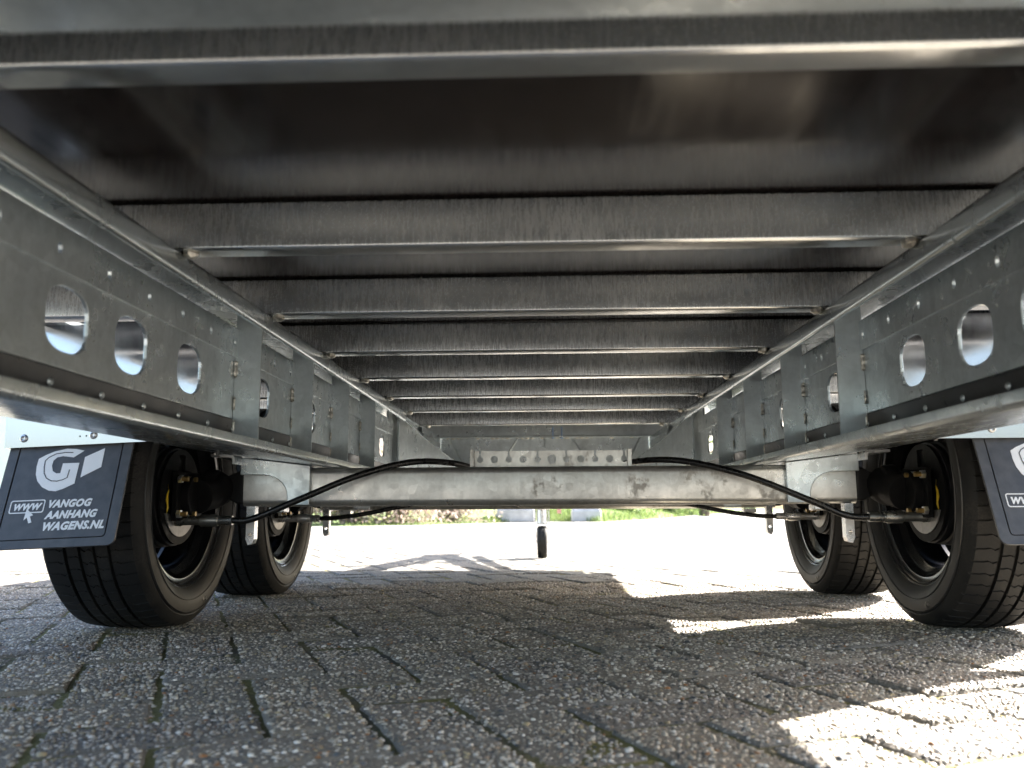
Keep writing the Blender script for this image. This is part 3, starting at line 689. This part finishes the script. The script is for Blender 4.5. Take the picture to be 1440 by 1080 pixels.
def flap(sgn):
    cx = XC+sgn*(.846); ztop = .352; ytop = 1.50
    root = empty('mudflap', (cx, ytop, ztop), T)
    root.rotation_euler = (R(-20), R(-2.3) if sgn < 0 else 0, 0)
    F3 = lambda u, v, t: (u-FWD/2, -t, v)
    def rr(x0, x1, z0, z1, r, n=6, sx=(1, 1, 1, 1)):
        P = []
        for (cx_, cz_, a) in ((x1-r, z1-r, 0), (x0+r, z1-r, pi/2), (x0+r, z0+r, pi), (x1-r, z0+r, 1.5*pi)): P += [(cx_+r*cos(a+pi/2*i/n), cz_+r*sin(a+pi/2*i/n)) for i in range(n+1)]
        return P
    def sub(name, mb, mat, smooth=False):
        me = mb.build(name, mat, loc=(0, 0, 0), mesh_only=True, smooth=smooth); o = bpy.data.objects.new(name, me); COL.objects.link(o); o.parent = root; return o
    g0, g1 = .017, .0195
    inner0 = rr(g0, FWD-g0, -FHT+g0*.85, .02, .007); inner1 = rr(g1, FWD-g1, -FHT+g1*.85, .0175, .005)
    outer = rr(0, FWD, -FHT, .028, .012)
    sub('rubber_sheet', MB().plate(outer, [inner0], 0, .0045, F3), FLAPB)
    sub('centre_field', MB().plate(inner1, [], 0, .0040, F3), FLAPB)
    sub('groove', MB().plate(rr(.010, FWD-.010, -FHT+.010, .026, .006), [], -.003, -.0002, F3), GROOVE)
    Z = lambda L: [zmap(*p) for p in L]
    T0, T1 = .0042, .0047
    sub('logo', MB().plate(Z(Gout), [], T0, T1, F3).plate(Z(Gpar), [], T0, T1, F3), PRINT)
    gl = Z(Gline); mb = MB(); n = len(gl); w_ = .00085; pl = []; pr_ = []
    for i, p in enumerate(gl):
        a, b = gl[max(0, i-1)], gl[min(n-1, i+1)]; d = Vector((b[0]-a[0], b[1]-a[1])).normalized(); pl.append((p[0]-d.y*w_, p[1]+d.x*w_)); pr_.append((p[0]+d.y*w_, p[1]-d.x*w_))
    sub('logo_line', MB().plate(pl+pr_[::-1], [], T1+.0002, T1+.0005, F3), FLAPB)
    x0, z1 = zmap(38, 722); x1, z0 = zmap(296, 800)
    x0, x1, z0, z1 = FWD*.120, FWD*.395, -FHT*.672, -FHT*.548
    sub('web_frame', MB().plate(rr(x0, x1, z0, z1, .004), [rr(x0+.0018, x1-.0018, z0+.0018, z1-.0018, .003)], T0, T1, F3), PRINT)
    sub('cursor_arrow', MB().plate(Z(Cur), [], T0, T1, F3), PRINT)
    def word(body, a, b, qt, qb, name):
        vs, fs = text_pts(body, 1, .25, .048); X = [p[0] for p in vs]; Yy = [p[1] for p in vs]
        x0, x1, y0, y1 = min(X), max(X), min(Yy), max(Yy)
        P = [(FWD*(a+(b-a)*(p[0]-x0)/(x1-x0)), -FHT*(qb+(qt-qb)*(p[1]-y0)/(y1-y0))) for p in vs]
        V, F = extr(P, fs, F3, T0, T1); sub(name, MB().add(V, F), PRINT)
    word('WWW', .155, .375, .580, .645, 'web_word'); word('VANGOG', .425, .765, .556, .632, 'company_word')
    word('AANHANG', .415, .825, .660, .737, 'company_word'); word('WAGENS.NL', .42, .90, .765, .845, 'company_word')
    # carrier plate
    car = empty('flap_carrier', (cx, ytop-.012, ztop), T); car.rotation_euler = (0, R(-2.3) if sgn < 0 else 0, 0)
    a0, a1 = (-.114, .24) if sgn < 0 else (-.24, .114)
    pl_ = MB().plate([(a0, -.003), (a1, -.003), (a1, .215), (a0, .215)], [circ(.03, .012, .0016, 8), circ(.0185, .012, .0016, 8), circ(-.02, .10, .004, 10), circ(.05, .085, .003, 10)], -.002, .002, lambda u, v, t: (u, t, v))
    xe = -.114 if sgn < 0 else .114
    pl_.box(*sorted((xe, xe+(-.004 if sgn < 0 else .004))), -.002, .03, -.003, .215)
    me = pl_.build('carrier_sheet', ALU, loc=(0, 0, 0), mesh_only=True, smooth=False); o = bpy.data.objects.new('carrier_sheet', me); COL.objects.link(o); o.parent = car
    for bx in (-.083, .043):
        b = MB().lathe([(-.0022, .0002), (-.0022, .0028), (-.0055, .0032), (-.0062, .0042), (-.0052, .0062), (-.002, .0075)], (bx, 0, .013), 'Y', 16)
        me = b.build('screw', ZINC, loc=(0, 0, 0), mesh_only=True); o = bpy.data.objects.new('screw', me); COL.objects.link(o); o.parent = car
for sgn in (-1, 1): flap(sgn)
# mudguard plates over the wheels
for sgn in (-1, 1):
    tb(MB().box(*sorted((sgn*.70, sgn*.925)), 1.50, 2.78, .5665, .5705), 'mudguard_plate', ALU)
    tb(MB().plate([(1.515, .575), (1.515, .36), (1.56, .40), (1.62, .47), (1.70, .515), (1.83, .53), (1.83, .575)], [circ(1.57, .50, .010, 12), circ(1.55, .44, .007, 12)], sgn*.944, sgn*.948, lambda u, v, t: (t, u, v)), 'side_skirt', ALU, smooth=False)

# ------------------------------------------------------------------ surroundings
def leaves(n, fn, size, seed, mats=1):
    g = np.random.default_rng(seed); vs = []; fs = []; mi = []
    for i in range(n):
        p = np.array(fn(g)); d = g.normal(size=3); d /= np.linalg.norm(d); e = np.cross(d, g.normal(size=3)); e /= np.linalg.norm(e)
        l = size*g.uniform(.6, 1.4); wd = l*g.uniform(.35, .6); k = len(vs)
        vs += [tuple(p-d*l/2), tuple(p+e*wd/2), tuple(p+d*l/2), tuple(p-e*wd/2)]; fs.append((k, k+1, k+2, k+3)); mi.append(int(g.integers(mats)))
    mb = MB(); mb.add(vs, fs); mb.mi = mi; return mb
def leafmat(name, col, tr=.5):
    m = plain(name, col, .6, 0, .4, 6, 0); t = m.node_tree; b = t.nodes['Principled BSDF']; o = t.nodes['Material Output']
    tl = t.nodes.new('ShaderNodeBsdfTranslucent'); tl.inputs[0].default_value = (*col, 1); mx = t.nodes.new('ShaderNodeMixShader'); mx.inputs[0].default_value = tr
    t.links.new(b.outputs[0], mx.inputs[1]); t.links.new(tl.outputs[0], mx.inputs[2]); t.links.new(mx.outputs[0], o.inputs[0]); return m
LEAFS = [leafmat('leaf_green', (.10, .16, .05)), leafmat('leaf_light', (.17, .22, .07))]
TWIGL = [leafmat('dry_leaf', (.36, .27, .23)), leafmat('dry_stem', (.45, .37, .33)), leafmat('bud_leaf', (.24, .24, .12))]
BARK = plain('bark', (.11, .085, .06), .85, 0, .4, 20, .6)
CONC = plain('weathered_concrete', (.52, .51, .49), .85, 0, .22, 5, .2)
GRASS = plain('lawn', (.10, .16, .035), .9, 0, .4, 8, .6)
ROOFT = plain('roof_tile', (.20, .09, .06), .8, 0, .3, 8, .3)
WALLW = plain('white_render', (.72, .72, .70), .8, 0, .08, 4, .1)
GLASS = plain('window_glass', (.05, .08, .11), .06, 0, .1, 2, 0)

# grass verge: low mound beyond the yard, its near edge runs away to the right
edge = [(-14, 13.0), (-3.2, 13.6), (-2.6, 14.0), (-2.0, 14.6), (-1.4, 16.0), (-.9, 16.8), (-.1, 18.7), (1.15, 17.2), (3.2, 23.5), (6.9, 39), (12.2, 57), (26, 95)]
vs = []; fs = []
prof = [(0, -.01), (.5, .07), (1.6, .20), (3.5, .34), (8, .45), (60, .6)]
for (x, y) in edge:
    for (d, z) in prof: vs.append((x-d*.15+random.uniform(-.1, .1)*(d > 0), y+d+random.uniform(-.1, .1)*(d > 0), z*(1+random.uniform(-.25, .25)*(d > 0))*(.25 if x < -1 else 1)))
m = len(prof)
for i in range(len(edge)-1):
    for k in range(m-1): fs.append((i*m+k, (i+1)*m+k, (i+1)*m+k+1, i*m+k+1))
verge = tag(MB().add(vs, fs).build('grass_verge', GRASS, loc=(0, 20, 0)), kind='structure')
g = np.random.default_rng(5); vs = []; fs = []
for i in range(26000):
    if g.random() < 0: continue
    seg = int(g.integers(1, len(edge)-2)); t = g.random(); d = abs(g.normal())*1.6
    x = edge[seg][0]*(1-t)+edge[seg+1][0]*t-d*.15; y = edge[seg][1]*(1-t)+edge[seg+1][1]*t+d-.05
    z = float(np.interp(d, [q[0] for q in prof], [q[1] for q in prof]))*(.25 if x < -1 else 1)*.9
    if x < -1.2 and g.random() < .8: continue
    h = g.uniform(.05, .14)*(.5 if x < -1.2 else 1); lx, ly = g.normal(size=2)*.035; a = g.uniform(0, pi); wx, wy = .007*cos(a), .007*sin(a); k = len(vs)
    vs += [(x-wx, y-wy, z-.01), (x+wx, y+wy, z-.01), (x+lx, y+ly, z+h)]; fs.append((k, k+1, k+2))
mb = MB().add(vs, fs); mb.mi = [int(q) for q in g.integers(0, 2, len(fs))]
tag(mb.build('grass', [GRASS, LEAFS[1]], loc=(0, 20, 0), smooth=False, recalc=False), 'short sunlit grass along the far edge of the yard', 'grass', kind='stuff')

def shrub(x, y, hgt, wid, seed, label, mats, n=2600, size=.07, group=None, name='shrub'):
    o = empty(name, (x, y, .02)); tag(o, label, 'shrub', group)
    g = np.random.default_rng(seed); st = MB(); tips = []
    for i in range(16):
        a = g.uniform(0, 2*pi); r = wid*g.uniform(.3, 1); tip = (x+r*cos(a), y+r*sin(a)*.7, hgt*g.uniform(.6, 1)); tips.append(tip)
        mid = (x+r*.35*cos(a), y+r*.3*sin(a), tip[2]*.5)
        st.tube(smooth_path([(x+.08*cos(a), y+.08*sin(a), 0), mid, tip], 4), [.02-.0018*j for j in range(9)], 5)
    st.build('stem', BARK, o)
    def fn(g):
        if g.random() < .4: return np.array((x+g.normal()*wid*.5, y-abs(g.normal())*wid*.3, g.uniform(.02, .55)))
        t = tips[int(g.integers(len(tips)))]; s_ = g.random()**.6; c = np.array((x, y, .05))*(1-s_)+np.array(t)*s_
        return c+g.normal(size=3)*np.array((.16, .14, .13))*wid
    mb = leaves(n, fn, size, seed+1, len(mats)); mb.v = [(a, b, max(c, .03)) for a, b, c in mb.v]; mb.build('foliage', mats, o, smooth=False, recalc=False)
G1 = 'brown leafless shrubs along the verge'
for i, (x, y, h_, w_) in enumerate([(-4.4, 14.4, 1.7, .9), (-3.3, 14.5, 1.5, .8), (-2.5, 14.9, 1.6, .85), (-1.75, 16.2, 1.4, .75), (-5.8, 14.8, 1.9, 1.0)]):
    shrub(x, y, h_, w_, 40+i, ['brown shrub, second from the left in the far row', 'brown shrub in the middle of the far row', 'brown shrub, second from the right in the far row', 'small brown shrub beside the left concrete block', 'tall brown shrub at the left end of the far row'][i], TWIGL, 4200, group=G1)
for i, (x, y, h_, w_) in enumerate([(4.2, 30, 1.6, 1.2), (7.4, 44, 2.0, 1.6), (11.5, 60, 2.4, 2.2), (2.0, 22.5, 1.2, .8)]):
    shrub(x, y, h_, w_, 60+i, ['green shrub on the verge right of the jockey wheel', 'green shrub farther back on the verge', 'wide green shrub farthest away on the verge', 'low green shrub behind the right concrete block'][i], LEAFS, 2600, .10, 'green shrubs on the verge')
def block(x0, x1, y, h_, label):
    # barrier block: battered sides, lifting slots
    mb = MB(); d = .5
    mb.add([(x0, y, 0), (x1, y, 0), (x1, y+d, 0), (x0, y+d, 0), (x0, y, h_*.28), (x1, y, h_*.28), (x1, y+d, h_*.28), (x0, y+d, h_*.28), (x0+.05, y+.1, h_*.45), (x1-.05, y+.1, h_*.45), (x1-.05, y+d-.1, h_*.45), (x0+.05, y+d-.1, h_*.45), (x0+.07, y+.14, h_), (x1-.07, y+.14, h_), (x1-.07, y+d-.14, h_), (x0+.07, y+d-.14, h_)],
           [(0, 3, 2, 1), (12, 13, 14, 15)]+[(i+4*k, (i+1) % 4+4*k, (i+1) % 4+4*k+4, i+4*k+4) for k in range(3) for i in range(4)])
    o = mb.build('concrete_block', CONC, loc=(x0, y, 0), smooth=False, bevel=.02); tag(o, label, 'concrete block', 'concrete blocks at the yard edge')
block(-1.02, -.2, 17.2, .85, 'long grey concrete block left of the jockey wheel')
block(.55, 1.15, 17.6, .75, 'short grey concrete block right of the jockey wheel')
def tree(x, y, h_, seed, label):
    o = empty('tree', (x, y, 0)); tag(o, label, 'tree', 'trees behind the verge'); g = np.random.default_rng(seed)
    tr = MB(); tr.tube(smooth_path([(x, y, 0), (x+.1, y, h_*.3), (x-.05, y+.1, h_*.6), (x, y, h_*.95)], 5), [.2*(1-.055*i) for i in range(16)], 9); tips = []
    for i in range(22):
        z = h_*g.uniform(.28, .85); a = g.uniform(0, 2*pi); r = h_*.28*g.uniform(.5, 1); tip = (x+r*cos(a), y+r*sin(a), z+h_*g.uniform(.08, .2)); tips.append(tip)
        tr.tube(smooth_path([(x, y, z), (x+r*.5*cos(a), y+r*.5*sin(a), z+h_*.04), tip], 4), [.06-.006*j for j in range(9)], 6)
    tr.build('trunk', BARK, o)
    def fn(g):
        t = np.array(tips[int(g.integers(len(tips)))]); return t+g.normal(size=3)*h_*.06
    leaves(3600, fn, .16, seed+1, 2).build('crown', LEAFS, o, smooth=False, recalc=False)
for i, (x, y, h_) in enumerate([(-9, 21, 6.5), (-2.5, 24, 7), (5.5, 30, 6.0), (14, 40, 8), (-16, 24, 7)]):
    tree(x, y, h_, 80+i, ['green tree second from the left behind the shrubs', 'green tree behind the left concrete block', 'green tree on the verge right of centre', 'tall green tree far away at the right', 'green tree at the far left'][i])
# white house at the far left, seen between mudflap and picture edge
hx0, hx1, hy0, hy1, hz = -17.0, -9.5, 15.0, 22.0, 2.9
hs = empty('white_house', ((hx0+hx1)/2, hy0, 0)); tag(hs, 'white rendered house with large windows at the far left', 'house')
wins = [(-16.2, -14.6), (-14.0, -12.4), (-11.8, -9.9)]
MB().plate([(hx0, 0), (hx1, 0), (hx1, hz), (hx0, hz)], [[(a, .5), (b, .5), (b, 2.4), (a, 2.4)] for a, b in wins], hy0, hy0+.3, lambda u, v, t: (u, t, v)).build('wall', WALLW, hs, smooth=False)
MB().plate([(hy0, 0), (hy1, 0), (hy1, hz), (hy0, hz)], [[(a, .5), (a+1.6, .5), (a+1.6, 2.4), (a, 2.4)] for a in (16.2, 19.0)], hx1-.3, hx1, lambda u, v, t: (t, u+.302, v)).build('wall', WALLW, hs, smooth=False)
MB().box(hx0, hx0+.3, hy0+.302, hy1, 0, hz).box(hx0+.302, hx1-.302, hy1, hy1+.3, 0, hz).build('rear_wall', WALLW, hs, smooth=False)
for a, b in wins:
    wn = MB().plate([(a, .5), (b, .5), (b, 2.4), (a, 2.4)], [[(a+.06, .56), ((a+b)/2-.03, .56), ((a+b)/2-.03, 2.34), (a+.06, 2.34)], [((a+b)/2+.03, .56), (b-.06, .56), (b-.06, 2.34), ((a+b)/2+.03, 2.34)]], hy0+.1, hy0+.17, lambda u, v, t: (u, t, v)).build('window', WALLW, hs, smooth=False)
    MB().box(a+.04, b-.04, hy0+.13, hy0+.14, .54, 2.36).build('pane', GLASS, wn, smooth=False)
for a in (16.502, 19.302):
    wn = MB().plate([(a, .5), (a+1.6, .5), (a+1.6, 2.4), (a, 2.4)], [[(a+.06, .56), (a+1.54, .56), (a+1.54, 2.34), (a+.06, 2.34)]], hx1-.17, hx1-.1, lambda u, v, t: (t, u, v)).build('window', WALLW, hs, smooth=False)
    MB().box(hx1-.14, hx1-.13, a+.04, a+1.56, .54, 2.36).build('pane', GLASS, wn, smooth=False)
MB().sweep([(hy0-.4, hz), ((hy0+hy1)/2, hz+2.4), (hy1+.7, hz), (hy1+.7, hz-.12), (hy0-.4, hz-.12)], hx0-.3, hx1+.3, 'X').build('roof', ROOFT, hs, smooth=False)
